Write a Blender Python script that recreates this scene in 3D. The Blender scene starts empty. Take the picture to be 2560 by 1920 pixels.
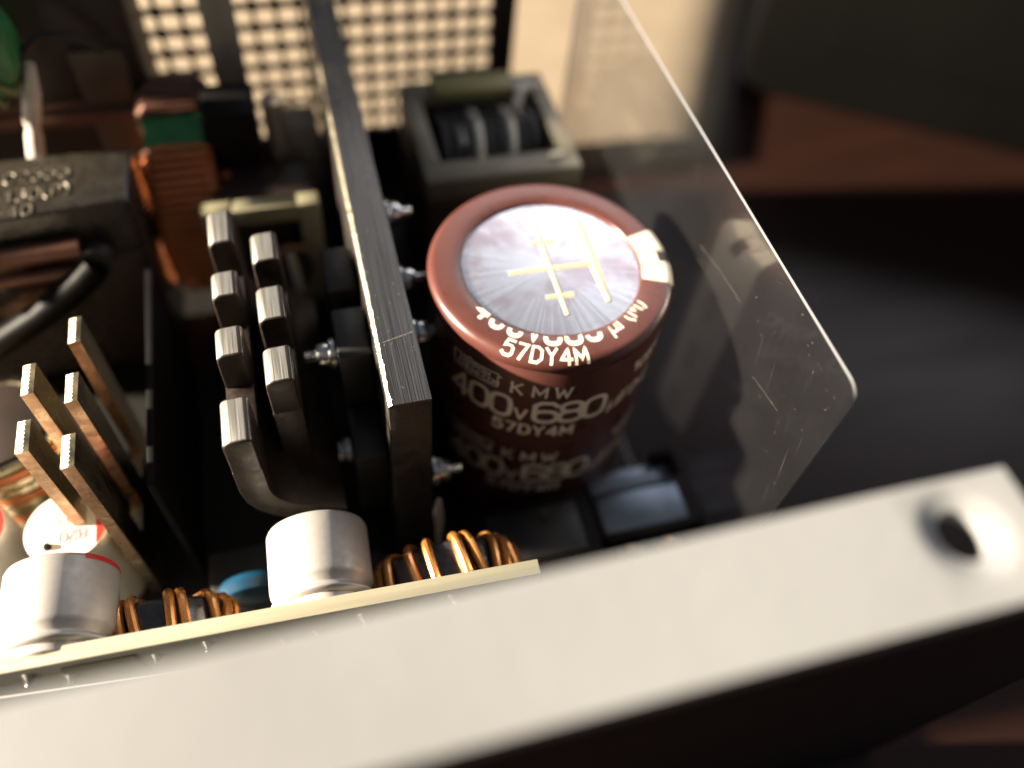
import bpy, bmesh, math, random
from mathutils import Vector, Matrix
random.seed(7)
U = 0.001                                    # all numbers below are millimetres
D2R = math.radians
scene = bpy.context.scene
COL = scene.collection

# ------------------------------------------------------------------ camera
cd = bpy.data.cameras.new("camera")
cam = bpy.data.objects.new("camera", cd)
COL.objects.link(cam)
Rc = [[0.96431, -0.25248, 0.07975], [-0.16124, -0.79887, -0.57949], [0.21002, 0.54595, -0.81107]]
M = Matrix(((Rc[0][0], -Rc[1][0], -Rc[2][0], -0.03231),
            (Rc[0][1], -Rc[1][1], -Rc[2][1], -0.07499),
            (Rc[0][2], -Rc[1][2], -Rc[2][2], 0.12987),
            (0, 0, 0, 1)))
cam.matrix_world = M
cd.sensor_width = 36
cd.lens = 36 * 2028 / 2560
cd.clip_start = 0.002
cd.clip_end = 20
cd.dof.use_dof = True
cd.dof.focus_distance = 0.101
cd.dof.aperture_fstop = 6.5
scene.camera = cam

# ------------------------------------------------------------------ light
w = bpy.data.worlds.new("World")
scene.world = w
w.use_nodes = True
bg = w.node_tree.nodes["Background"]
bg.inputs[0].default_value = (0.75, 0.85, 1.0, 1)
bg.inputs[1].default_value = 0.09

def lamp(name, az, el, dist, size, power, color, target=(0, 0, 30), size_y=None):
    """az: degrees anticlockwise from +X"""
    l = bpy.data.lights.new(name, 'AREA')
    l.energy = power
    l.color = color
    l.size = size
    l.shape = 'DISK'
    if size_y:
        l.shape = 'RECTANGLE'
        l.size_y = size_y
    o = bpy.data.objects.new(name, l)
    COL.objects.link(o)
    d = Vector((math.cos(D2R(az)) * math.cos(D2R(el)), math.sin(D2R(az)) * math.cos(D2R(el)), math.sin(D2R(el))))
    o.location = Vector(target) * U + d * dist
    o.rotation_euler = d.to_track_quat('Z', 'Y').to_euler()
    return o

lamp("low_warm_lamp", 170, 18.5, 2.0, 0.09, 250, (1.0, 0.86, 0.67))
lamp("window_light", 50, 37.5, 1.3, 1.45, 3.6, (0.97, 0.95, 1.0), size_y=0.30)
lamp("left_fill_light", 172, 32, 1.7, 1.3, 1.3, (0.95, 0.95, 1.0), size_y=1.0)  # added soft fill from the left, an unseen source

scene.view_settings.view_transform = 'Standard'
scene.view_settings.look = 'None'
scene.view_settings.exposure = 0.5
scene.cycles.use_denoising = True
scene.cycles.max_bounces = 12
scene.cycles.transparent_max_bounces = 12
scene.cycles.caustics_reflective = True
scene.cycles.sample_clamp_indirect = 6

# ------------------------------------------------------------------ materials
def mat(name, c, rough=0.5, metal=0.0, c2=None, nscale=0.3, stretch=(1, 1, 1), bump=0.0, bscale=None,
        bstretch=None, rvar=0.0, spec=0.5, coat=0.0, detail=6.0, contrast=(0.35, 0.65), aniso=0.0):
    m = bpy.data.materials.new(name)
    m.use_nodes = True
    nt = m.node_tree
    N, L = nt.nodes, nt.links
    b = N["Principled BSDF"]
    b.inputs["Base Color"].default_value = (*c, 1)
    b.inputs["Roughness"].default_value = rough
    b.inputs["Metallic"].default_value = metal
    b.inputs["Specular IOR Level"].default_value = spec
    b.inputs["Coat Weight"].default_value = coat
    b.inputs["Coat Roughness"].default_value = 0.12
    tc = N.new("ShaderNodeTexCoord")
    def noise(scale, st, det=detail):
        mp = N.new("ShaderNodeMapping")
        mp.inputs["Scale"].default_value = tuple(1000 * s for s in st)
        L.new(tc.outputs["Object"], mp.inputs[0])
        n = N.new("ShaderNodeTexNoise")
        n.inputs["Scale"].default_value = scale
        n.inputs["Detail"].default_value = det
        L.new(mp.outputs[0], n.inputs[0])
        return n
    if c2 is not None or rvar:
        n = noise(nscale, stretch)
        r = N.new("ShaderNodeValToRGB")
        r.color_ramp.elements[0].position, r.color_ramp.elements[1].position = contrast
        r.color_ramp.elements[0].color = (*c, 1)
        r.color_ramp.elements[1].color = (*(c2 or c), 1)
        L.new(n.outputs["Fac"], r.inputs[0])
        if c2 is not None:
            L.new(r.outputs[0], b.inputs["Base Color"])
        if rvar:
            mr = N.new("ShaderNodeMapRange")
            mr.inputs[1].default_value, mr.inputs[2].default_value = 0.3, 0.7
            mr.inputs[3].default_value, mr.inputs[4].default_value = max(0.03, rough - rvar), min(1, rough + rvar)
            L.new(n.outputs["Fac"], mr.inputs[0])
            L.new(mr.outputs[0], b.inputs["Roughness"])
    if bump:
        n = noise(bscale or nscale, bstretch or stretch)
        bp = N.new("ShaderNodeBump")
        bp.inputs["Strength"].default_value = bump
        bp.inputs["Distance"].default_value = 0.0003
        L.new(n.outputs["Fac"], bp.inputs["Height"])
        L.new(bp.outputs[0], b.inputs["Normal"])
    return m

MT = {}
MT['sleeve'] = mat("brown_sleeve", (0.086, 0.030, 0.024), 0.30, c2=(0.100, 0.036, 0.029), nscale=0.25, bump=0.04, bscale=0.5, rvar=0.05, spec=0.6)
MT['print'] = mat("cream_print", (0.86, 0.76, 0.62), 0.45, c2=(0.78, 0.68, 0.55), nscale=1.2)
MT['darkink'] = mat("black_ink", (0.02, 0.018, 0.018), 0.4)
MT['linebrown'] = mat("brown_ink", (0.10, 0.03, 0.02), 0.4)
MT['score'] = mat("glinting_score_metal", (0.88, 0.78, 0.52), 0.4, 0.45)  # cream-gold colour stands for the sun's glare in the grooves
MT['barmetal'] = mat("brushed_dark_metal", (0.075, 0.073, 0.07), 0.34, 1.0, c2=(0.19, 0.178, 0.16), nscale=1.0, stretch=(5.5, 0.03, 1), bump=0.35, bscale=1.2, bstretch=(6, 0.03, 1), rvar=0.10, contrast=(0.36, 0.74))
MT['bardark'] = mat("black_metal_side", (0.012, 0.010, 0.009), 0.5, c2=(0.03, 0.024, 0.020), nscale=0.5, bump=0.3, bscale=2.0, rvar=0.15)
MT['baredge'] = mat("lit_edge_scratch_metal", (0.92, 0.82, 0.62), 0.3, 1.0, c2=(0.75, 0.66, 0.50), nscale=0.8, bump=0.6, bscale=1.6)  # bright tone paints the bar's sunlit edge; also serves its real scratches
MT['toothtop'] = mat("brushed_tooth_metal", (0.50, 0.48, 0.43), 0.34, 0.9, c2=(0.66, 0.63, 0.56), nscale=1.0, stretch=(4, 0.10, 1), bump=0.25, bscale=1.5, bstretch=(4, 0.06, 1), rvar=0.06)
MT['finside'] = mat("dark_fin_side", (0.018, 0.012, 0.009), 0.45, 0.2, c2=(0.030, 0.020, 0.014), nscale=0.6, bump=0.2, bscale=1.0, rvar=0.12)
MT['tin'] = mat("tinned_copper", (0.50, 0.42, 0.28), 0.28, 1.0, c2=(0.36, 0.29, 0.18), nscale=0.25, stretch=(1, 1, 0.5), bump=0.2, bscale=0.8, rvar=0.10)
MT['tintop'] = mat("sunlit_tin_top", (0.92, 0.83, 0.64), 0.4, 0.6, c2=(0.84, 0.74, 0.55), nscale=0.8, stretch=(0.2, 4, 1), bump=0.9, bscale=1.0, bstretch=(0.15, 4, 1))  # sunlit half of the tab tops, brightness put into the colour
MT['copperedge'] = mat("bare_copper_edge", (0.60, 0.40, 0.26), 0.32, 0.95, c2=(0.44, 0.26, 0.155), nscale=0.5, bump=0.4, bscale=1.0, rvar=0.1)
MT['wire'] = mat("enamelled_copper_wire", (0.78, 0.34, 0.09), 0.28, 0.7, c2=(0.66, 0.26, 0.06), nscale=0.4, coat=0.5, rvar=0.05)
MT['darkwire'] = mat("orange_enamelled_wire", (0.52, 0.155, 0.042), 0.40, 0.2, c2=(0.42, 0.12, 0.032), nscale=0.4, coat=0.3)
MT['ferrite'] = mat("black_ferrite", (0.016, 0.017, 0.022), 0.28, c2=(0.035, 0.036, 0.045), nscale=0.7, bump=0.5, bscale=0.8, coat=0.5)
MT['canalu'] = mat("satin_aluminium_can", (0.50, 0.47, 0.435), 0.55, 0.5, c2=(0.46, 0.43, 0.40), nscale=0.9, bump=0.03, bscale=2.0, rvar=0.04)
MT['rubber'] = mat("pale_rubber_bung", (0.60, 0.55, 0.50), 0.5, c2=(0.52, 0.47, 0.43), nscale=0.6)
MT['board'] = mat("pale_board_edge", (0.35, 0.32, 0.22), 0.6, c2=(0.42, 0.39, 0.28), nscale=0.8, stretch=(0.08, 1, 5), bump=0.18, bscale=1.2, bstretch=(0.1, 1, 5), contrast=(0.3, 0.7))
MT['boardface'] = mat("pale_board_face", (0.66, 0.65, 0.56), 0.45, c2=(0.60, 0.59, 0.50), nscale=0.25)
MT['solder'] = mat("bright_solder", (0.82, 0.78, 0.70), 0.25, 0.55, bump=0.2, bscale=1.0)
MT['white'] = mat("white_lacquer", (0.78, 0.74, 0.66), 0.4, c2=(0.70, 0.66, 0.58), nscale=0.4)
MT['red'] = mat("red_lacquer", (0.62, 0.03, 0.02), 0.4)
MT['redink'] = mat("faded_red_ink", (0.55, 0.22, 0.24), 0.5)
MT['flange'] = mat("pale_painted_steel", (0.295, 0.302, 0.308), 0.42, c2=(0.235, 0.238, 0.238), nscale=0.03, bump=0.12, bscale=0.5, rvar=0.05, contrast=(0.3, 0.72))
MT['blackpaint'] = mat("black_painted_steel", (0.008, 0.0065, 0.006), 0.55, c2=(0.014, 0.010, 0.009), nscale=0.2, bump=0.1, bscale=1.5, spec=0.3)
MT['grille'] = mat("brown_black_grille_paint", (0.05, 0.036, 0.024), 0.45, c2=(0.035, 0.025, 0.017), nscale=0.5)
MT['pcb'] = mat("dark_circuit_board", (0.004, 0.004, 0.004), 0.55, c2=(0.010, 0.009, 0.007), nscale=0.3, spec=0.25)
MT['plastic'] = mat("black_plastic", (0.010, 0.0095, 0.010), 0.42, c2=(0.016, 0.015, 0.015), nscale=0.5, bump=0.1, bscale=2)
MT['softblack'] = mat("matt_black_plastic", (0.004, 0.0035, 0.0035), 0.6, c2=(0.007, 0.006, 0.006), nscale=0.3, spec=0.12)
MT['steelblue'] = mat("blue_grey_metal_plate", (0.20, 0.25, 0.32), 0.38, 0.9, c2=(0.12, 0.14, 0.17), nscale=0.25, stretch=(0.4, 1, 1), bump=0.25, bscale=0.6)
MT['core'] = mat("beige_grey_core", (0.19, 0.172, 0.125), 0.38, c2=(0.15, 0.136, 0.10), nscale=0.15, rvar=0.08)
MT['corefront'] = mat("dark_brown_tape", (0.070, 0.048, 0.033), 0.45, c2=(0.055, 0.038, 0.027), nscale=0.2)
MT['yellow'] = mat("yellow_green_tape", (0.21, 0.195, 0.07), 0.5)
MT['bobbin'] = mat("cream_bobbin_plastic", (0.19, 0.175, 0.11), 0.5, c2=(0.16, 0.145, 0.09), nscale=0.2)
MT['green'] = mat("green_core_coating", (0.025, 0.14, 0.04), 0.4, c2=(0.04, 0.19, 0.06), nscale=0.3)
MT['blue'] = mat("blue_epoxy", (0.006, 0.055, 0.11), 0.38, c2=(0.005, 0.042, 0.085), nscale=0.3, coat=0.15)
MT['tape'] = mat("dark_wrapped_tape", (0.036, 0.031, 0.025), 0.26, 0.3, c2=(0.052, 0.045, 0.036), nscale=0.4, bump=0.4, bscale=0.45, rvar=0.06, spec=0.7)
MT['emboss'] = mat("embossed_ridge", (0.20, 0.175, 0.13), 0.42, 0.35, bump=0.3, bscale=1.2)
MT['steel'] = mat("zinc_plated_steel", (0.72, 0.72, 0.70), 0.22, 1.0, bump=0.15, bscale=1.0)
MT['greyblock'] = mat("grey_brown_plastic", (0.30, 0.25, 0.20), 0.55, c2=(0.27, 0.225, 0.18), nscale=0.2)
MT['greyplate'] = mat("grey_anodised_plate", (0.34, 0.32, 0.26), 0.45, 0.2, c2=(0.28, 0.26, 0.21), nscale=0.4, stretch=(1, 1, 0.2))
MT['pinkcopper'] = mat("dull_pink_copper", (0.17, 0.078, 0.052), 0.42, 0.5, c2=(0.12, 0.052, 0.034), nscale=0.4)
MT['brownblock'] = mat("dark_brown_tape_block", (0.016, 0.009, 0.006), 0.5, c2=(0.026, 0.014, 0.009), nscale=0.2)
MT['pad'] = mat("cream_cloth", (0.315, 0.255, 0.185), 0.9, c2=(0.28, 0.225, 0.16), nscale=0.08, bump=0.2, bscale=1.5, spec=0.1)
MT['wood'] = mat("dark_wood", (0.024, 0.0095, 0.0065), 0.38, c2=(0.017, 0.0072, 0.0052), nscale=0.05, stretch=(0.4, 3, 1), bump=0.05, bscale=0.4, bstretch=(0.3, 3, 1), rvar=0.04, spec=0.27)
MT['farblack'] = mat("black_box_shell", (0.0016, 0.0014, 0.0011), 0.8, c2=(0.0022, 0.002, 0.0016), nscale=0.02, spec=0.05)
MT['wireblack'] = mat("black_sleeving", (0.0014, 0.0012, 0.0012), 0.5, spec=0.10)
MT['scratch'] = mat("pale_scratch", (0.11, 0.094, 0.075), 0.5)
MT['glue'] = mat("pale_tinned_lead", (0.60, 0.52, 0.46), 0.4, 0.5, bump=0.5, bscale=0.8)

# disc of the large capacitor: aluminium with radial scratches and faint stains
def disc_material():
    m = mat("scratched_aluminium_disc", (0.86, 0.86, 0.92), 0.26, 0.93)
    nt = m.node_tree; N, L = nt.nodes, nt.links
    b = N["Principled BSDF"]
    tc = N.new("ShaderNodeTexCoord"); sx = N.new("ShaderNodeSeparateXYZ")
    L.new(tc.outputs["Object"], sx.inputs[0])
    at = N.new("ShaderNodeMath"); at.operation = 'ARCTAN2'
    L.new(sx.outputs[1], at.inputs[0]); L.new(sx.outputs[0], at.inputs[1])
    ln = N.new("ShaderNodeVectorMath"); ln.operation = 'LENGTH'
    L.new(tc.outputs["Object"], ln.inputs[0])
    cb = N.new("ShaderNodeCombineXYZ")
    a2 = N.new("ShaderNodeMath"); a2.operation = 'MULTIPLY'; a2.inputs[1].default_value = 42
    L.new(at.outputs[0], a2.inputs[0]); L.new(a2.outputs[0], cb.inputs[0])
    l2 = N.new("ShaderNodeMath"); l2.operation = 'MULTIPLY'; l2.inputs[1].default_value = 90
    L.new(ln.outputs["Value"], l2.inputs[0]); L.new(l2.outputs[0], cb.inputs[1])
    nz = N.new("ShaderNodeTexNoise"); nz.inputs["Scale"].default_value = 1.0; nz.inputs["Detail"].default_value = 8
    L.new(cb.outputs[0], nz.inputs[0])
    # stains
    mp = N.new("ShaderNodeMapping"); mp.inputs["Scale"].default_value = (1000, 1000, 1000)
    L.new(tc.outputs["Object"], mp.inputs[0])
    ns = N.new("ShaderNodeTexNoise"); ns.inputs["Scale"].default_value = 0.16; ns.inputs["Detail"].default_value = 7
    L.new(mp.outputs[0], ns.inputs[0])
    rp = N.new("ShaderNodeValToRGB")
    e = rp.color_ramp.elements
    e[0].position, e[0].color = 0.34, (0.60, 0.52, 0.56, 1)
    e[1].position, e[1].color = 0.62, (0.82, 0.85, 0.92, 1)
    x = rp.color_ramp.elements.new(0.48); x.color = (0.80, 0.79, 0.85, 1)
    L.new(ns.outputs["Fac"], rp.inputs[0])
    mx = N.new("ShaderNodeMixRGB"); mx.blend_type = 'MULTIPLY'; mx.inputs[0].default_value = 0.55
    L.new(rp.outputs[0], mx.inputs[1])
    r2 = N.new("ShaderNodeValToRGB")
    r2.color_ramp.elements[0].position, r2.color_ramp.elements[1].position = 0.40, 0.60
    r2.color_ramp.elements[0].color = (0.62, 0.62, 0.65, 1)
    L.new(nz.outputs["Fac"], r2.inputs[0]); L.new(r2.outputs[0], mx.inputs[2])
    L.new(mx.outputs[0], b.inputs["Base Color"])
    bp = N.new("ShaderNodeBump"); bp.inputs["Strength"].default_value = 0.26; bp.inputs["Distance"].default_value = 0.00006
    L.new(nz.outputs["Fac"], bp.inputs["Height"]); L.new(bp.outputs[0], b.inputs["Normal"])
    return m
MT['disc'] = disc_material()

# clear plastic sheet: mirror-like at a slant, faint dust and fine scratches
def sheet_material():
    m = bpy.data.materials.new("clear_plastic"); m.use_nodes = True
    nt = m.node_tree; N, L = nt.nodes, nt.links
    out = N["Material Output"]; N.remove(N["Principled BSDF"])
    tr = N.new("ShaderNodeBsdfTransparent"); tr.inputs[0].default_value = (0.93, 0.93, 0.94, 1)
    gl = N.new("ShaderNodeBsdfGlossy"); gl.inputs["Roughness"].default_value = 0.05
    lw = N.new("ShaderNodeLayerWeight"); lw.inputs[0].default_value = 0.5
    pw = N.new("ShaderNodeMath"); pw.operation = 'POWER'; pw.inputs[1].default_value = 4.2
    L.new(lw.outputs["Facing"], pw.inputs[0])
    fr = N.new("ShaderNodeMath"); fr.operation = 'MULTIPLY_ADD'; fr.inputs[1].default_value = 0.9; fr.inputs[2].default_value = 0.04
    L.new(pw.outputs[0], fr.inputs[0])
    g2 = N.new("ShaderNodeBsdfGlossy"); g2.inputs["Roughness"].default_value = 0.24
    m0 = N.new("ShaderNodeMixShader"); m0.inputs[0].default_value = 0.035
    L.new(tr.outputs[0], m0.inputs[1]); L.new(g2.outputs[0], m0.inputs[2])
    m1 = N.new("ShaderNodeMixShader")
    L.new(fr.outputs[0], m1.inputs[0]); L.new(m0.outputs[0], m1.inputs[1]); L.new(gl.outputs[0], m1.inputs[2])
    df = N.new("ShaderNodeBsdfDiffuse"); df.inputs[0].default_value = (0.80, 0.78, 0.80, 1)
    tl = N.new("ShaderNodeBsdfTranslucent"); tl.inputs[0].default_value = (0.80, 0.78, 0.80, 1)
    md = N.new("ShaderNodeMixShader"); md.inputs[0].default_value = 0.5
    L.new(df.outputs[0], md.inputs[1]); L.new(tl.outputs[0], md.inputs[2])
    tc = N.new("ShaderNodeTexCoord")
    def ns(sc, rot, st, lo, hi, det=3):
        mp = N.new("ShaderNodeMapping"); mp.inputs["Scale"].default_value = tuple(1000 * s for s in st); mp.inputs["Rotation"].default_value = rot
        mq = N.new("ShaderNodeMapping"); mq.inputs["Rotation"].default_value = rot
        mp.inputs["Rotation"].default_value = (0, 0, 0)
        L.new(tc.outputs["Object"], mq.inputs[0]); L.new(mq.outputs[0], mp.inputs[0])
        n = N.new("ShaderNodeTexNoise"); n.inputs["Scale"].default_value = sc; n.inputs["Detail"].default_value = det
        L.new(mp.outputs[0], n.inputs[0])
        r = N.new("ShaderNodeMapRange"); r.inputs[1].default_value, r.inputs[2].default_value = lo, hi
        L.new(n.outputs["Fac"], r.inputs[0])
        return r
    s1 = ns(1.0, (D2R(12), 0, 0), (1, 5.0, 0.05), 0.69, 0.78)
    s2 = ns(0.9, (0, 0, 0), (1, 1.6, 1.6), 0.74, 0.80)
    s3 = ns(0.12, (0, 0, 0), (1, 1, 1), 0.3, 0.75, 5)
    a = N.new("ShaderNodeMath"); a.operation = 'MAXIMUM'; L.new(s1.outputs[0], a.inputs[0]); L.new(s2.outputs[0], a.inputs[1])
    b = N.new("ShaderNodeMath"); b.operation = 'MULTIPLY'; b.inputs[1].default_value = 0.10; L.new(a.outputs[0], b.inputs[0])
    c = N.new("ShaderNodeMath"); c.operation = 'MULTIPLY_ADD'; c.inputs[1].default_value = 0.0025; c.inputs[2].default_value = 0.0045
    L.new(s3.outputs[0], c.inputs[0])
    d = N.new("ShaderNodeMath"); d.operation = 'ADD'; L.new(b.outputs[0], d.inputs[0]); L.new(c.outputs[0], d.inputs[1])
    m2 = N.new("ShaderNodeMixShader")
    L.new(d.outputs[0], m2.inputs[0]); L.new(m1.outputs[0], m2.inputs[1]); L.new(md.outputs[0], m2.inputs[2])
    L.new(m2.outputs[0], out.inputs[0])
    return m
MT['sheet'] = sheet_material()
MT['sheetedge'] = mat("frosted_cut_edge", (0.42, 0.42, 0.43), 0.35, spec=0.8)

# ------------------------------------------------------------------ mesh helpers
ORG = {}
class MB:
    def __init__(s):
        s.v, s.f, s.mi = [], [], []
    def add(s, vs, fs, m=0):
        n = len(s.v)
        s.v += [tuple(p) for p in vs]
        for f in fs:
            s.f.append(tuple(i + n for i in f)); s.mi.append(m)
        return s
    def box(s, x0, x1, y0, y1, z0, z1, m=0, mtop=None):
        vs = [(x0, y0, z0), (x1, y0, z0), (x1, y1, z0), (x0, y1, z0), (x0, y0, z1), (x1, y0, z1), (x1, y1, z1), (x0, y1, z1)]
        fs = [(0, 3, 2, 1), (0, 1, 5, 4), (1, 2, 6, 5), (2, 3, 7, 6), (3, 0, 4, 7)]
        s.add(vs, fs, m)
        s.add([vs[i] for i in (4, 5, 6, 7)], [(0, 1, 2, 3)], m if mtop is None else mtop)
        return s
    def prism(s, poly, a0, a1, axis='y', m=0):
        """poly: 2-D outline; axis y -> (x,z), axis z -> (x,y), axis x -> (y,z)"""
        def P(p, a):
            return (p[0], a, p[1]) if axis == 'y' else (p[0], p[1], a) if axis == 'z' else (a, p[0], p[1])
        n = len(poly)
        vs = [P(p, a0) for p in poly] + [P(p, a1) for p in poly]
        fs = [(i, (i + 1) % n, (i + 1) % n + n, i + n) for i in range(n)] + [tuple(range(n))[::-1], tuple(range(n, 2 * n))]
        return s.add(vs, fs, m)
    def lathe(s, prof, c=(0, 0, 0), axis='z', n=48, m=0, cap0=True, cap1=True, a0=0, a1=360):
        """prof: list of (r, h)"""
        vs, fs = [], []
        full = abs(a1 - a0) >= 360
        k = n if full else n + 1
        for r, h in prof:
            for i in range(k):
                a = D2R(a0 + (a1 - a0) * i / n)
                x, y = r * math.cos(a), r * math.sin(a)
                p = (x, y, h) if axis == 'z' else (x, h, y) if axis == 'y' else (h, x, y)
                vs.append((p[0] + c[0], p[1] + c[1], p[2] + c[2]))
        for j in range(len(prof) - 1):
            for i in range(n if full else n):
                i2 = (i + 1) % k
                fs.append((j * k + i, j * k + i2, (j + 1) * k + i2, (j + 1) * k + i))
        if cap0 and prof[0][0] > 1e-6: fs.append(tuple(range(k))[::-1])
        if cap1 and prof[-1][0] > 1e-6: fs.append(tuple(range((len(prof) - 1) * k, len(prof) * k)))
        return s.add(vs, fs, m)
    def tube(s, pts, r, n=8, closed=False, m=0, taper=None):
        P = [Vector(p) for p in pts]
        k = len(P)
        vs, fs = [], []
        T = []
        for i in range(k):
            a = P[(i - 1) % k] if closed or i > 0 else P[i]
            b = P[(i + 1) % k] if closed or i < k - 1 else P[i]
            T.append((b - a).normalized())
        u = T[0].orthogonal().normalized()
        for i in range(k):
            u = (u - T[i] * u.dot(T[i])).normalized()
            v = T[i].cross(u)
            rr = r if taper is None else r * taper[i]
            for j in range(n):
                a = 2 * math.pi * j / n
                vs.append(P[i] + (u * math.cos(a) + v * math.sin(a)) * rr)
        for i in range(k if closed else k - 1):
            i2 = (i + 1) % k
            off = 0
            if closed and i == k - 1:       # match the frame at the seam
                q = vs[i * n]
                off = min(range(n), key=lambda j: (vs[i2 * n + j] - q).length)
            for j in range(n):
                fs.append((i * n + j, i * n + (j + 1) % n, i2 * n + (j + 1 + off) % n, i2 * n + (j + off) % n))
        if not closed:
            fs += [tuple(range(n))[::-1], tuple(range((k - 1) * n, k * n))]
        return s.add(vs, fs, m)
    def build(s, name, mats, parent=None, origin=None, bevel=0.0, seg=2, smooth=True, angle=35, kind=None, label=None):
        o0 = Vector(ORG[parent.name] if parent is not None and parent.name in ORG else (origin or (0, 0, 0)))
        bm = bmesh.new()
        bv = [bm.verts.new((Vector(p) - o0) * U) for p in s.v]
        for f, mi in zip(s.f, s.mi):
            try:
                fc = bm.faces.new([bv[i] for i in f]); fc.material_index = mi
            except ValueError:
                pass
        bmesh.ops.remove_doubles(bm, verts=bm.verts, dist=1e-7)
        bmesh.ops.recalc_face_normals(bm, faces=bm.faces)
        if bevel:
            ed = [e for e in bm.edges if len(e.link_faces) == 2 and e.calc_face_angle(0) > D2R(40)]
            bmesh.ops.bevel(bm, geom=ed, offset=bevel * U, segments=seg, profile=0.5, affect='EDGES', clamp_overlap=True)
        me = bpy.data.meshes.new(name)
        if smooth:
            for f in bm.faces: f.smooth = True
            for e in bm.edges:
                if len(e.link_faces) == 2 and e.calc_face_angle(0) > D2R(angle): e.smooth = False
        bm.to_mesh(me); bm.free()
        for mm in (mats if isinstance(mats, (list, tuple)) else [mats]):
            me.materials.append(MT[mm] if isinstance(mm, str) else mm)
        o = bpy.data.objects.new(name, me)
        COL.objects.link(o)
        if parent is not None:
            o.parent = parent
            ORG[o.name] = tuple(o0)
        else:
            o.location = o0 * U
            ORG[o.name] = tuple(o0)
        if kind: o['kind'] = kind
        if label: o['label'] = label
        return o

def tag(o, label, cat, group=None):
    o['label'] = label; o['category'] = cat
    if group: o['group'] = group
    return o
def thing(name, label, cat, org, group=None):
    o = bpy.data.objects.new(name, None)
    o.empty_display_size = 0.005
    COL.objects.link(o)
    o.location = Vector(org) * U
    ORG[o.name] = tuple(org)
    return tag(o, label, cat, group)
def dup(root, org, label, rotz=None):
    r = root.copy(); COL.objects.link(r)
    r.location = Vector(org) * U
    if rotz is not None: r.rotation_euler = (0, 0, D2R(rotz))
    r['label'] = label
    for ch in list(root.children):
        c = ch.copy(); COL.objects.link(c); c.parent = r
        for g in list(ch.children):
            d = g.copy(); COL.objects.link(d); d.parent = c
    return r

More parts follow.
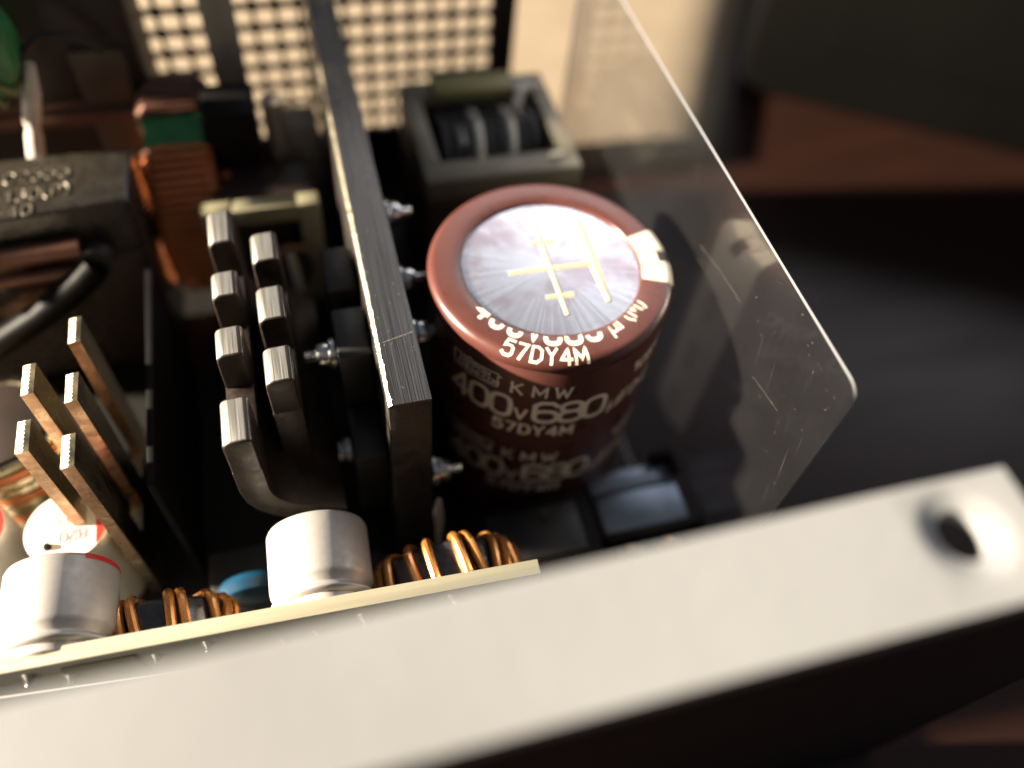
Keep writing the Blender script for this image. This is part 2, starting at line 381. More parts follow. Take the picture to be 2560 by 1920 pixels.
# ------------------------------------------------------------------ stroke lettering
OCT = [(.16, 0), (.44, 0), (.6, .16), (.6, .84), (.44, 1), (.16, 1), (0, .84), (0, .16)]
def O8(y0, y1, x0=0, x1=.6):
    c = .14
    return [(x0 + c, y0), (x1 - c, y0), (x1, y0 + c), (x1, y1 - c), (x1 - c, y1), (x0 + c, y1), (x0, y1 - c), (x0, y0 + c)]
G = {  # glyph: (width, [(points, closed, rounded)])
 '0': (.6, [(OCT, 1, 1)]), 'O': (.62, [(OCT, 1, 1)]),
 '1': (.4, [([(.05, .78), (.28, 1), (.28, 0)], 0, 0)]),
 '2': (.6, [([(0, .78), (.06, .95), (.2, 1), (.42, 1), (.58, .86), (.56, .68), (0, 0), (.6, 0)], 0, 0)]),
 '3': (.6, [([(0, .9), (.15, 1), (.42, 1), (.56, .86), (.56, .66), (.42, .54), (.2, .54)], 0, 0), ([(.42, .54), (.6, .4), (.6, .14), (.44, 0), (.15, 0), (0, .12)], 0, 0)]),
 '4': (.62, [([(.46, 0), (.46, 1), (0, .28), (.62, .28)], 0, 0)]),
 '5': (.6, [([(.56, 1), (.08, 1), (.04, .55), (.18, .63), (.44, .63), (.6, .48), (.6, .15), (.44, 0), (.15, 0), (0, .12)], 0, 0)]),
 '6': (.6, [([(.57, .86), (.44, 1), (.16, 1), (0, .84), (0, .3)], 0, 0), (O8(0, .57), 1, 1)]),
 '7': (.58, [([(0, 1), (.58, 1), (.2, 0)], 0, 0)]),
 '8': (.6, [(O8(0, .54), 1, 1), (O8(.54, 1, .03, .57), 1, 1)]),
 'A': (.6, [([(0, 0), (.3, 1), (.6, 0)], 0, 0), ([(.12, .35), (.48, .35)], 0, 0)]),
 'C': (.6, [([(.6, .82), (.44, 1), (.16, 1), (0, .84), (0, .16), (.16, 0), (.44, 0), (.6, .18)], 0, 0)]),
 'D': (.6, [([(0, 0), (0, 1), (.36, 1), (.6, .78), (.6, .22), (.36, 0)], 1, 0)]),
 'E': (.52, [([(.52, 1), (0, 1), (0, 0), (.52, 0)], 0, 0), ([(0, .5), (.44, .5)], 0, 0)]),
 'F': (.52, [([(.54, 1), (0, 1), (0, 0)], 0, 0), ([(0, .5), (.44, .5)], 0, 0)]),
 'H': (.58, [([(0, 0), (0, 1)], 0, 0), ([(.58, 0), (.58, 1)], 0, 0), ([(0, .5), (.58, .5)], 0, 0)]),
 'I': (.1, [([(.05, 0), (.05, 1)], 0, 0)]),
 'K': (.58, [([(0, 0), (0, 1)], 0, 0), ([(.55, 1), (0, .42)], 0, 0), ([(.16, .58), (.58, 0)], 0, 0)]),
 'L': (.5, [([(0, 1), (0, 0), (.5, 0)], 0, 0)]),
 'M': (.72, [([(0, 0), (0, 1), (.36, .25), (.72, 1), (.72, 0)], 0, 0)]),
 'N': (.6, [([(0, 0), (0, 1), (.6, 0), (.6, 1)], 0, 0)]),
 'P': (.56, [([(0, 0), (0, 1), (.42, 1), (.56, .88), (.56, .6), (.42, .46), (0, .46)], 0, 0)]),
 'V': (.64, [([(0, 1), (.32, 0), (.64, 1)], 0, 0)]),
 'W': (.86, [([(0, 1), (.2, 0), (.43, .8), (.66, 0), (.86, 1)], 0, 0)]),
 'Y': (.62, [([(0, 1), (.31, .48), (.62, 1)], 0, 0), ([(.31, .48), (.31, 0)], 0, 0)]),
 'u': (.5, [([(-.06, -.3), (.04, .7), (0, .2), (.1, 0), (.3, 0), (.44, .18)], 0, 0), ([(.5, .7), (.44, .1), (.52, 0)], 0, 0)]),
 '(': (.24, [([(.24, 1.1), (.04, .8), (0, .45), (.04, .15), (.2, -.12)], 0, 0)]),
 ')': (.24, [([(0, 1.1), (.2, .8), (.24, .45), (.2, .15), (.04, -.12)], 0, 0)]),
 '-': (.36, [([(0, .45), (.36, .45)], 0, 0)]),
 '.': (.1, [([(.02, .0), (.08, .0)], 0, 0)]),
 'o': (.3, [([(.08, .7), (.22, .7), (.3, .78), (.3, .92), (.22, 1), (.08, 1), (0, .92), (0, .78)], 1, 1)]),
}
def glyph_paths(ch, step):
    out = []
    for pts, closed, rnd in G[ch][1]:
        p = [Vector((a, b)) for a, b in pts]
        if rnd:
            for _ in range(2):
                q = []
                for i in range(len(p)):
                    a, b = p[i], p[(i + 1) % len(p)]
                    q += [a.lerp(b, .25), a.lerp(b, .75)]
                p = q
        if closed: p = p + [p[0]]
        q = [p[0]]
        for a, b in zip(p, p[1:]):
            n = max(1, int((b - a).length / step))
            q += [a.lerp(b, (i + 1) / n) for i in range(n)]
        out.append((q, closed))
    return out
def ribbon(mb, q, closed, wd, mp, ok=None, m=0):
    """q: 2-D path in mm; wd: stroke width; mp maps (x,y)->3-D; ok filters"""
    n = len(q)
    L, Rr = [], []
    for i in range(n):
        a = q[i - 1] if i > 0 else (q[-2] if closed else q[0])
        b = q[i + 1] if i < n - 1 else (q[1] if closed else q[-1])
        t1 = (q[i] - a); t2 = (b - q[i])
        if t1.length < 1e-9: t1 = t2
        if t2.length < 1e-9: t2 = t1
        t1.normalize(); t2.normalize()
        n1 = Vector((-t1.y, t1.x)); n2 = Vector((-t2.y, t2.x))
        nn = (n1 + n2)
        nn = n1 if nn.length < 1e-3 else nn.normalized()
        sc = min(1.5, 1 / max(.4, nn.dot(n1)))
        e = Vector((0, 0))
        if not closed and i == 0: e = -t2 * wd * .4
        if not closed and i == n - 1: e = t1 * wd * .4
        L.append(q[i] + e + nn * wd * .5 * sc); Rr.append(q[i] + e - nn * wd * .5 * sc)
    for i in range(n - 1):
        quad = [L[i], Rr[i], Rr[i + 1], L[i + 1]]
        if ok and not all(ok(p) for p in quad): continue
        mb.add([mp(p) for p in quad], [(0, 1, 2, 3)], m)
def text(mb, s, x, y, h, wd, mp, sx=1.0, gap=.22, ok=None, adv=None, step=.12, m=0):
    """left edge x, baseline y (mm along the surface)"""
    for ch in s:
        if ch == ' ':
            x += .4 * h * sx; continue
        for q, closed in glyph_paths(ch, step):
            ribbon(mb, [Vector((x + p.x * h * sx, y + p.y * h)) for p in q], closed, wd, mp, ok, m)
        x += (G[ch][0] + gap) * h * sx if adv is None else adv
    return x

# ================================================================== SETTING
tb = MB().box(-900, 900, -600, 1200, -34, -14)
tb.build("table_surface", 'wood', origin=(0, 0, -14), bevel=3, kind='structure')

# ------------------------------------------------------------------ power supply case
case = thing("power_supply_case", "open metal case with black outer wall, pale flange and square-holed vent panel", "case", (0, 0, -14))
mb = MB(); mb.box(-130, 20, -63.2, 88, -13, -12)
mb.build("base_plate", 'blackpaint', case, bevel=.3)
mb = MB(); mb.box(-130, 46, -65.0, -64.2, -13.6, 71.2)
mb.build("outer_wall", 'blackpaint', case, bevel=.25)
# flange with a screw hole and a dimple round it
def flange():
    mb = MB()
    hx, hy = 15.4, -57.9
    x0, x1, y0, y1, z0, z1 = -130, 22.2, -64.2, -53.1, 71.2, 72.2
    n = 32
    def edge_pt(a):
        c, s_ = math.cos(a), math.sin(a)
        X1, X0 = x1 - hx, 5.0
        t = min(((X1 if c > 0 else X0) / abs(c)) if abs(c) > 1e-6 else 1e9,
                (((y1 - hy) if s_ > 0 else (hy - y0)) / abs(s_)) if abs(s_) > 1e-6 else 1e9)
        return (hx + c * t, hy + s_ * t)
    angs = sorted(set([2 * math.pi * i / n for i in range(n)] + [math.atan2(y, x) % (2 * math.pi) for x, y in
             ((x1 - hx, y1 - hy), (x1 - hx, y0 - hy), (-5.0, y1 - hy), (-5.0, y0 - hy))]))
    k = len(angs)
    rings = [[(*edge_pt(a), z1) for a in angs]]
    for r, z in ((4.4, z1), (3.8, z1 - .12), (3.0, z1 - .45), (2.45, z1 - .6), (2.3, z1 - .66), (2.3, z0 - 1.2)):
        rings.append([(hx + r * math.cos(a), hy + r * math.sin(a), z) for a in angs])
    vs = [p for rg in rings for p in rg]
    fs = [(j * k + i, j * k + (i + 1) % k, (j + 1) * k + (i + 1) % k, (j + 1) * k + i) for j in range(len(rings) - 1) for i in range(k)]
    mb.add(vs, fs)
    # rest of the strip
    yl = y1 - 2.2
    mb.add([(x0, y0, z1), (hx - 5, y0, z1), (hx - 5, y1, z1), (x0, yl, z1)], [(0, 1, 2, 3)])
    mb.add([(hx - 5, y1, z0), (x1, y1, z0), (x1, y1, z1), (hx - 5, y1, z1)], [(0, 1, 2, 3)])
    mb.add([(x0, yl, z0), (hx - 5, y1, z0), (hx - 5, y1, z1), (x0, yl, z1)], [(0, 1, 2, 3)])
    mb.add([(x1, y0, z0), (x1, y0, z1), (x1, y1, z1), (x1, y1, z0)], [(0, 1, 2, 3)])
    mb.add([(x0, y0, z0), (x1, y0, z0), (x1, y0, z1), (hx - 5, y0, z1), (x0, y0, z1)], [(0, 1, 2, 3, 4)])
    mb.add([(x0, y0, z0), (x0, yl, z0), (hx - 5, y1, z0), (hx - 5, y0, z0)], [(0, 1, 2, 3)])
    return mb
flange().build("flange", 'flange', case, angle=50)
# rolled corner between flange and outer wall
mb = MB(); mb.prism([(-65.0, 71.25), (-64.25, 71.25), (-64.25, 72.2), (-64.55, 72.12), (-64.85, 71.8)], -130, 22.2, 'x')
mb.build("bent_corner", 'blackpaint', case)
# vent panel with square holes at the back
def grille():
    mb = MB()
    y0, y1, p, h = 79.4, 80.8, 4.36, 3.55
    X0, Z0, nx, nz = -62.3, 11.4, 17, 16
    for i in range(nx):
        for j in range(nz):
            cx, cz = X0 + (i + .5) * p, Z0 + (j + .5) * p
            a, b, c = p / 2, h / 2, h / 2 - .55
            sq = [(-a, -a), (a, -a), (a, a), (-a, a)]
            oc = [(-c, -b), (c, -b), (b, -c), (b, c), (c, b), (-c, b), (-b, c), (-b, -c)]
            for y, in ((y0,), (y1,)):
                vs = [(cx + x, y, cz + z) for x, z in sq] + [(cx + x, y, cz + z) for x, z in oc]
                mb.add(vs, [(0, 1, 5, 4), (1, 6, 5), (1, 2, 7, 6), (2, 8, 7), (2, 3, 9, 8), (3, 10, 9), (3, 0, 11, 10), (0, 4, 11)])
            vs = [(cx + x, y, cz + z) for y in (y0, y1) for x, z in oc]
            mb.add(vs, [(q, (q + 1) % 8, (q + 1) % 8 + 8, q + 8) for q in range(8)])
    x1 = X0 + nx * p
    return mb, X0, x1, Z0, Z0 + nz * p
g, gx0, gx1, gz0, gz1 = grille()
g.build("vent_panel", 'grille', case)
mb = MB(); mb.box(-130, 17.5, 79.2, 81, -12, gz0)
mb.build("rear_lower_wall", 'blackpaint', case)
mb = MB(); mb.box(gx1, gx1 + 4.6, 78.6, 81, gz0 + .01, gz1)
mb.build("corner_post", 'blackpaint', case)
mb = MB(); mb.box(-130, gx0, 79.2, 81, gz0 + .01, gz1)
mb.build("rear_side_wall", 'blackpaint', case)

# ------------------------------------------------------------------ main board
mb = MB(); mb.box(-118, 18, -62, 78, -1.6, 0)
tag(mb.build("circuit_board", 'pcb', origin=(-50, 8, -1.6)), "dark main circuit board on the case floor carrying the components", "circuit board")

# ------------------------------------------------------------------ large brown capacitor
RB = 17.45
ZR, RR = 45.6, 1.25
RT = 17.6 - RR
def prof_at(s):
    """surface point (r, z) and outward normal at body height s; above ZR it wraps over the rim"""
    if s < ZR: return 17.6 if s > 44.6 else RB, s, 1, 0
    a = (s - ZR) / RR
    if a < math.pi / 2:
        return RT + RR * math.cos(a), ZR + RR * math.sin(a), math.cos(a), math.sin(a)
    r = RT - (s - ZR - RR * math.pi / 2)
    return r, ZR + RR - .012 * (RT - r), 0, 1
def cap_map(off):
    def f(p):                      # p.x = arc length (mm at radius RB) measured from angle -90, p.y = s
        a = D2R(-90) + p.x / 17.5
        r, z, nr, nz = prof_at(p.y)
        r += nr * off; z += nz * off
        return (r * math.cos(a), r * math.sin(a), z)
    return f
A = lambda deg: D2R(deg + 90) * 17.5
cap = thing("large_capacitor", "large brown sleeved capacitor with silver disc on top, standing beside the long metal bar", "capacitor", (0, 0, 0))
pr = [(16.6, 0.2), (17.2, .6), (RB, 1.6), (RB, 43.7), (17.28, 44.1), (17.3, 44.35), (17.6, 44.9), (17.6, ZR)]
pr += [(RT + RR * math.cos(D2R(a)), ZR + RR * math.sin(D2R(a))) for a in (15, 30, 45, 60, 75, 90)]
pr += [(14.5, 46.85), (12.95, 46.80), (12.78, 46.72), (12.74, 46.35)]
MB().lathe(pr, n=128, cap1=False).build("sleeve", 'sleeve', cap, angle=60)
MB().lathe([(12.76, 46.45), (0.01, 46.5)], n=96, cap0=False, cap1=True).build("end_disc", 'disc', cap)
def bar(mb, a, b, wa, wb, z=46.5, h=.16):
    a, b = Vector(a), Vector(b); t = (b - a).normalized(); nn = Vector((-t.y, t.x))
    q = []
    for p, wd, e in ((a, wa, -1), (b, wb, 1)):
        q.append((p, wd, e))
    vs = []
    for p, wd, e in q:
        for k_ in (-1, 0, 1):
            pp = p + nn * wd * .5 * k_
            vs.append((pp.x, pp.y, z + (h if k_ == 0 else -.02)))
    mb.add(vs, [(0, 1, 4, 3), (1, 2, 5, 4), (0, 2, 1), (3, 4, 5)])
for a, b, wa, wb in (((-.14, 8.5), (-.3, -9.2), .8, .8), ((-6.3, -.3), (5.6, -.6), .85, .9), ((-1.9, 4.7), (1.8, 4.72), .7, 1.1),
                     ((-2.3, -5.6), (1.6, -5.75), .7, 1.0), ((6.2, -.2), (6.15, -7.9), 1.7, .9), ((6.5, 8.2), (6.2, -.2), 1.5, 1.9)):
    mb = MB(); bar(mb, a, b, wa, wb)
    mb.build("score_line", 'score', cap, smooth=False)
end_s = ZR + RR * math.pi / 2 + (RT - 12.95)
okd = lambda p: p.y < end_s
def printed(fn, name="printed_lettering"):
    mb = MB(); fn(mb)
    return mb.build(name, 'print', cap, smooth=False)
c1 = cap_map(.035)
for k_, dz in enumerate((0.0, -17.35, 17.35)):
    # voltage and value row
    def f(mb, dz=dz):
        hh, y = (3.55 if dz > 5 else 4.75), 32.6 + dz - (.45 if dz > 5 else 0)
        text(mb, "400", A(-153.4), y, hh, .78, c1, sx=1.02, adv=A(-142) - A(-153.4), ok=okd)
        text(mb, "V", A(-118.6), y, 2.5, .48, c1, ok=okd)
        text(mb, "680", A(-109.5), y, hh, .80, c1, sx=1.15, adv=A(-97.6) - A(-109.5), ok=okd)
        text(mb, "uF(M)", A(-71.0), y, 2.6, .42, c1, sx=1.1, ok=okd)
    printed(f)
    if dz < 5:
        printed(lambda mb: text(mb, "KMW", A(-121.6), 38.7 + dz, 2.35, .42, c1, sx=1.08, adv=A(-111.6) - A(-121.6)))
        printed(lambda mb: text(mb, "105oC", A(-60.5), 38.9 + dz, 2.2, .4, c1))
        def logo(mb):
            y0, y1 = 38.75 + dz, 41.65 + dz
            xa, xb, xm = A(-153), A(-128.6), A(-143.5)
            fr = [(xa, y1), (xm - .4, y1), (xm, y1 + .45), (xm + .4, y1), (xb, y1), (xb + .5, y1 - .55), (xb + .05, y1 - .6), (xb, y0),
                  (xm + .5, y0), (xm, y0 - .35), (xm - .5, y0), (xa + .35, y0), (xa, y0 + .5)]
            p = [Vector(v) for v in fr] + [Vector(fr[0])]
            q = [p[0]]
            for a, b in zip(p, p[1:]):
                n = max(1, int((b - a).length / .4)); q += [a.lerp(b, (i + 1) / n) for i in range(n)]
            ribbon(mb, q, True, .24, c1)
            text(mb, "NIPPON", A(-149), 40.35 + dz, .92, .2, c1, sx=1.25, gap=.26, step=.3)
            text(mb, "CHEMI-CON", A(-150.3), 39.15 + dz, .92, .2, c1, sx=1.12, gap=.24, step=.3)
        printed(logo, "printed_emblem")
    if dz > -5:
        printed(lambda mb: text(mb, "57DY4M", A(-128.6), (29.05 if dz == 0 else 46.35) + (0), 2.3, .46 if dz == 0 else .44, c1, sx=1.0, adv=A(-121.9) - A(-128.6)))
printed(lambda mb: text(mb, "57DY4M", A(-128.6), 29.05 - 17.35, 2.3, .42, c1, adv=A(-121.9) - A(-128.6)))
# polarity stripe on the right-hand side
def patch(mb, a0, a1, s0, s1, off, m=0, na=14, ns=60):
    mp = cap_map(off)
    for i in range(na):
        for j in range(ns):
            x0, x1 = A(a0 + (a1 - a0) * i / na), A(a0 + (a1 - a0) * (i + 1) / na)
            y0, y1 = s0 + (s1 - s0) * j / ns, s0 + (s1 - s0) * (j + 1) / ns
            mb.add([mp(Vector(p)) for p in ((x0, y0), (x1, y0), (x1, y1), (x0, y1))], [(0, 1, 2, 3)], m)
mb = MB(); patch(mb, -22.5, 14, 2, end_s, .03, ns=160)
stripe = mb.build("polarity_stripe", 'print', cap)
mb = MB()
for s0 in (3, 16, 29):
    c2_ = cap_map(.06)
    q = [Vector((A(-4.5) + .9 * math.sin(t), s0 + 4 + 3.2 * math.cos(t))) for t in [2 * math.pi * i / 36 for i in range(37)]]
    ribbon(mb, q, True, .35, c2_)
ribbon(mb, [Vector((A(-.3), end_s - .1 - i * .15)) for i in range(22)], False, .28, cap_map(.06))
ribbon(mb, [Vector((A(-10.9), end_s - .1 - i * .15)) for i in range(22)], False, .28, cap_map(.06))
mb.build("stripe_outline", 'linebrown', cap, smooth=False)
mb = MB(); patch(mb, -8.5, -1.2, ZR - .4, ZR + 2.6, .07, na=6, ns=10)
mb.build("minus_mark", 'darkink', cap)

# ------------------------------------------------------------------ long metal bar
mb = MB()
x0, x1, y0, y1, zt = -26.5, -21.1, -19.4, 77, 47.0
mb.box(x0, x1, y0, y1, 1.5, zt, 0)
barr = thing("heat_sink_bar", "long dark metal bar with brushed top edge standing left of the brown capacitor", "heat sink", (-24, -19, 0))
ed = .45
mb = MB(); mb.prism([(x0, 1.5), (x1, 1.5), (x1, zt - .1), (x0, zt - ed)], y0, y1, 'y')
mb.build("plate", 'bardark', barr, bevel=.08)
mb = MB(); mb.prism([(x0 + ed * .9, zt + .02), (x0 + ed, zt - .3), (x1 - .05, zt - .3), (x1 - .05, zt), (x1 - .2, zt + .06)], y0 - .02, y1, 'y')
mb.build("brushed_top", 'barmetal', barr)
# left edge with the sun's glint put into its pale colour, slightly ragged
mb = MB()
n = 160
pts = []
for i in range(n + 1):
    y = y0 - .03 + (76.9 - y0) * i / n
    j1, j2 = random.uniform(-.07, .07), random.uniform(-.10, .10)
    pts += [(x0 - .03, y, zt - ed - .25 + j2), (x0 - .01, y, zt - ed * .8 + j1 * .3), (x0 + ed * .95 + j1, y, zt + .05)]
mb.add(pts, [(3 * i + k, 3 * i + k + 1, 3 * i + k + 4, 3 * i + k + 3) for i in range(n) for k in (0, 1)])
mb.build("sunlit_edge", 'baredge', barr)
mb = MB()
for i in range(26):
    x, y = random.uniform(x0 + .8, x1 - .4), random.uniform(y0 + 1, 45)
    l, aa = random.uniform(.2, .8), random.uniform(-.5, .5)
    q = [Vector((x + l * math.sin(aa) * t, y + l * math.cos(aa) * t)) for t in (0, .5, 1)]
    ribbon(mb, q, False, .06, lambda p: (p.x, p.y, zt + .075))
for i in range(9):
    x = x0 + .9 + i * .46
    ribbon(mb, [Vector((x, -9.6 + .12 * i)), Vector((x + .35, -9.55 + .12 * i + random.uniform(-.05, .05)))], False, .12, lambda p: (p.x, p.y, zt + .075))
mb.build("surface_scratch", 'baredge', barr, smooth=False, kind='stuff')

# ------------------------------------------------------------------ screws on the bar
def screw_parts(root, c, sx):
    x, y, z = c
    MB().lathe([(1.9, 0), (2.2, .25), (2.2, .9), (1.9, 1.15)], (x, y, z), 'x', 24).build("washer", 'steel', root)
    d = 1 if sx > 0 else -1
    pr = [(1.7, 1.15), (1.75, 1.5), (1.75, 2.3), (1.5, 2.75), (.9, 2.95), (.01, 3.0)]
    MB().lathe(pr, (x, y, z), 'x', 24, cap1=False).build("head", 'steel', root)
    mb = MB()
    for k_ in range(4):
        mb.tube([(x + 3.1 + .38 * k_, y + .75 * math.cos(t), z + .75 * math.sin(t)) for t in [2 * math.pi * i / 14 for i in range(14)]], .24, 6, True)
    mb.build("thread", 'steel', root)
grp = "screws along the metal bar"
s0 = thing("screw", "bright screw on the bar below the capacitor, nearest of the row", "screw", (-20.9, -17.6, 25.5), grp)
screw_parts(s0, (-20.9, -17.6, 25.5), 1)
for p, lb in (((-21, -2.6, 39.2), "bright screw on the bar beside the capacitor's left rim"),
              ((-21, 7.6, 39.3), "blurred screw on the bar level with the capacitor's silver disc"),
              ((-21, 20.2, 41.0), "blurred screw on the bar behind the capacitor, farthest of its row")):
    dup(s0, p, lb)
for p, lb in (((-31.4, -8.4, 20.3), "shiny screw facing the fins, lower one near the bar's front end"),
              ((-31.4, -3.4, 38.4), "shiny screw facing the fins, upper one behind the front black transistor")):
    r_ = dup(s0, p, lb, 180)
# black transistors clamped to the bar's left side
tgrp = "black transistors on the metal bar"
def transistor(y, z, label, first=None):
    if first is not None: return dup(first, (-26.6, y, z), label)
    t = thing("transistor", label, "transistor", (-26.6, y, z), tgrp)
    mb = MB(); mb.box(-31.4, -26.7, y - 4.5, y + 4.5, z - 8, z + 8); mb.build("body", 'plastic', t, bevel=.5)
    for k_ in (-1, 0, 1):
        mb = MB(); mb.tube([(-29.2, y + 2.4 * k_, z - 8), (-29.6, y + 2.4 * k_, z - 12), (-29.6, y + 2.4 * k_, z - 24)], .5, 6)
        mb.build("leg", 'steel', t)
    return t
t0 = transistor(-11.5, 22, "black transistor low on the bar near its front end")
transistor(-2, 33, "black transistor on the bar beside the second row of fins", t0)
transistor(12, 31, "black transistor on the bar half hidden behind the right fins", t0)

# ------------------------------------------------------------------ comb-shaped fins
def tooth(mb, x0, x1, y0, y1, zt, d=7.5):
    r = 1.15
    pr = [(x0, zt - d), (x0, zt - r - .5)] + [(x0 + r - r * math.cos(D2R(a)), zt - r * 1.1 - .15 + r * 1.1 * math.sin(D2R(a))) for a in (20, 45, 70, 90)]
    pr += [(x1 - .45, zt), (x1, zt - .4), (x1, zt - d)]
    n = len(pr)
    vs = [(p[0], y0, p[1]) for p in pr] + [(p[0], y1, p[1]) for p in pr]
    for i in range(n - 1):
        mb.add([vs[i], vs[i + 1], vs[i + 1 + n], vs[i + n]], [(0, 1, 2, 3)], 1 if 0 < i < n - 2 else 0)
    mb.add(vs[:n], [tuple(range(n))], 0); mb.add(vs[n:], [tuple(range(n))], 0)
    mb.add([vs[0], vs[n - 1], vs[2 * n - 1], vs[n]], [(0, 1, 2, 3)], 0)
def comb(name, label, x0, x1, teeth, zt, foot):
    t = thing(name, label, "heat sink", ((x0 + x1) / 2, teeth[-1][0], 0), "finned heat sinks")
    d = 7.5
    ya, yb = teeth[-1][0], teeth[0][1]
    th = x1 - x0
    zb = zt - d + .6
    if foot:   # plate that curves to the right at its foot
        cz, rr = 35.0, 7.0
        outer = [(x0, zb), (x0, cz)] + [(x0 + (rr + th) - (rr + th) * math.cos(D2R(a)), cz - (rr + th) * math.sin(D2R(a))) for a in (15, 30, 45, 58)]
        inner = [(x0 + (rr + th) - rr * math.cos(D2R(a)), cz - rr * math.sin(D2R(a))) for a in (58, 45, 30, 15)] + [(x1, cz), (x1, zb)]
        e = outer[-1]; f_ = inner[0]
        dx, dz = math.sin(D2R(58)) * 7, -math.cos(D2R(58)) * 7
        outer.append((e[0] + dx, e[1] + dz)); inner.insert(0, (f_[0] + dx, f_[1] + dz))
        poly = outer + inner
    else:
        poly = [(x0, zb), (x0, 6), (x1, 6), (x1, zb)]
    mb = MB(); mb.prism(poly, ya, yb, 'y'); mb.build("plate", 'finside', t, bevel=.12)
    for a, b in teeth:
        mb = MB(); tooth(mb, x0 + .02, x1 - .02, a + .02, b - .02, zt, d)
        mb.build("tooth", ['finside', 'toothtop'], t, angle=50, bevel=.28, seg=3)
    return t
comb("finned_heat_sink", "heat sink with four blunt metal teeth and a curved foot, left of the two", -46.3, -42.7,
     [(12.2, 18.6), (2.2, 6.8), (-7.9, -3.0), (-20.9, -14.3)], 47.0, True)
comb("finned_heat_sink", "heat sink with three blunt metal teeth, between the left fins and the long bar", -40.7, -37.0,
     [(7.7, 13.3), (-2.9, 3.0), (-13.1, -7.4)], 47.0, False)

# ------------------------------------------------------------------ copper bus bars with tabs
def bus(label, x0, x1, tabs, zt, slot, foot=0):
    t = thing("copper_bus_bar", label, "bus bar", ((x0 + x1) / 2, tabs[-1][0], 0), "copper bus bars with tabs")
    ya, yb = tabs[-1][0] - .0, tabs[0][1]
    mb = MB(); mb.box(x0, x1, ya, yb, 2 if not foot else slot - 4, slot)
    mb.build("plate", 'tin', t, bevel=.1)
    for a, b in tabs:
        mb = MB()
        xm = x0 + (x1 - x0) * .55
        n = 15
        # front and back sheared copper edges, tinned faces, top's sun-facing half painted bright up to a ragged line
        for y in (a, b):
            mb.add([(x0, y, slot + .02), (x1, y, slot + .02), (x1, y, zt), (x0, y, zt - .3)], [(0, 1, 2, 3)], 1)
        mb.add([(x0, a, slot + .02), (x0, b, slot + .02), (x0, b, zt - .3), (x0, a, zt - .3)], [(0, 1, 2, 3)], 0)
        mb.add([(x1, a, slot + .02), (x1, b, slot + .02), (x1, b, zt), (x1, a, zt)], [(0, 1, 2, 3)], 0)
        row = []
        for i in range(n + 1):
            y = a + (b - a) * i / n
            j = .12 if i % 2 else -.08
            row += [(x0, y, zt - .3), (xm + j, y, zt - .3 + .3 * (xm + j - x0) / (x1 - x0)), (x1, y, zt)]
        mb.add(row, [(3 * i, 3 * i + 1, 3 * i + 4, 3 * i + 3) for i in range(n)], 2)
        mb.add(row, [(3 * i + 1, 3 * i + 2, 3 * i + 5, 3 * i + 4) for i in range(n)], 0)
        mb.build("tab", ['tin', 'copperedge', 'tintop'], t, smooth=False)
    if foot:
        mb = MB()
        r = 5
        pth = [(x0, slot - 4)] + [(x0 + r - r * math.cos(D2R(q)), slot - 4 - r * math.sin(D2R(q))) for q in (20, 40, 60)]
        e = pth[-1]; pth.append((e[0] + 6, e[1] - 3.6))
        low = [(p[0] + 1.6, p[1] + .9 * (1 if i > 1 else 0)) for i, p in enumerate(pth)]
        mb.prism(pth + low[::-1], ya, yb, 'y')
        mb.build("foot", 'copperedge', t, bevel=.1)
    return t
bus("copper bus bar with three bright-edged tabs, between the other bus bar and the fins", -65.4, -63.8, [(2.2, 6.6), (-7.4, -2.9), (-17.0, -12.3)], 42, 14)
bus("copper bus bar with two bright-edged tabs, at the left border", -70.6, -69.0, [(-5.2, -.4), (-13.8, -9.2)], 42, 18)

mb = MB(); mb.box(-58.6, -57.6, -15, 27, .05, 31)
tag(mb.build("barrier_sheet", 'softblack', origin=(-58, 6, 0), bevel=.15), "thin black upright panel between the copper bus bars and the finned heat sink", "sheet")

gw = thing("golden_glow_coil", "added golden coil giving the warm glow behind the copper tabs at the left border", "coil", (-82, 4, 0))  # made-up coil, its gold colour paints the warm glow seen there
for i in range(11):
    mb = MB(); mb.tube([(-82 + 8 * math.cos(t), 5 + 8 * math.sin(t), 3 + 1.9 * i) for t in [2 * math.pi * k / 28 for k in range(28)]], .95, 8, True)
    mb.build("turn", 'tin' if i % 3 else 'darkwire', gw)
MB().lathe([(7.2, 1), (7.2, 23.2), (4, 24), (.01, 24)], (-82, 5, 0), 'z', 28).build("core", 'brownblock', gw)

# ------------------------------------------------------------------ transformer, left
tr = thing("transformer", "dark tape-wrapped transformer with embossed lettering on its top", "transformer", (-72, 37, 0))
mb = MB(); mb.prism([(-95, 28.0), (-58.7, 31.2), (-58.1, 44.0), (-95, 43.6)], 4, 40, 'z')
mb.build("wrapped_core", 'tape', tr, bevel=.7, seg=3)
mb = MB(); mb.box(-95, -59.4, 30.2, 42, 2, 30)
mb.build("lower_block", 'brownblock', tr, bevel=.5)
def emb(s, x, y, h):
    mb = MB()
    for ch in s:
        if ch == ' ': x += h * .45; continue
        for q, closed in glyph_paths(ch, .3):
            q3 = [(x + p.x * h, y + p.y * h + (x + 72) * .06, 40.08) for p in (q[:-1] if closed else q)]
            if len(q3) > 1: mb.tube(q3, .14, 6, closed)
        x += (G[ch][0] + .25) * h
    return mb.build("embossed_lettering", 'emboss', tr)
emb("LP C2555", -81.2, 37.9, 2.3)
emb("E 130(P)", -79.0, 33.6, 2.3)
emb("M-40", -79.0, 30.2, 2.2)
mb = MB(); mb.tube([(-90, 27.2, 34.2), (-67.2, 28.2, 34.2)], 1.7, 16); mb.build("copper_lead", 'pinkcopper', tr)
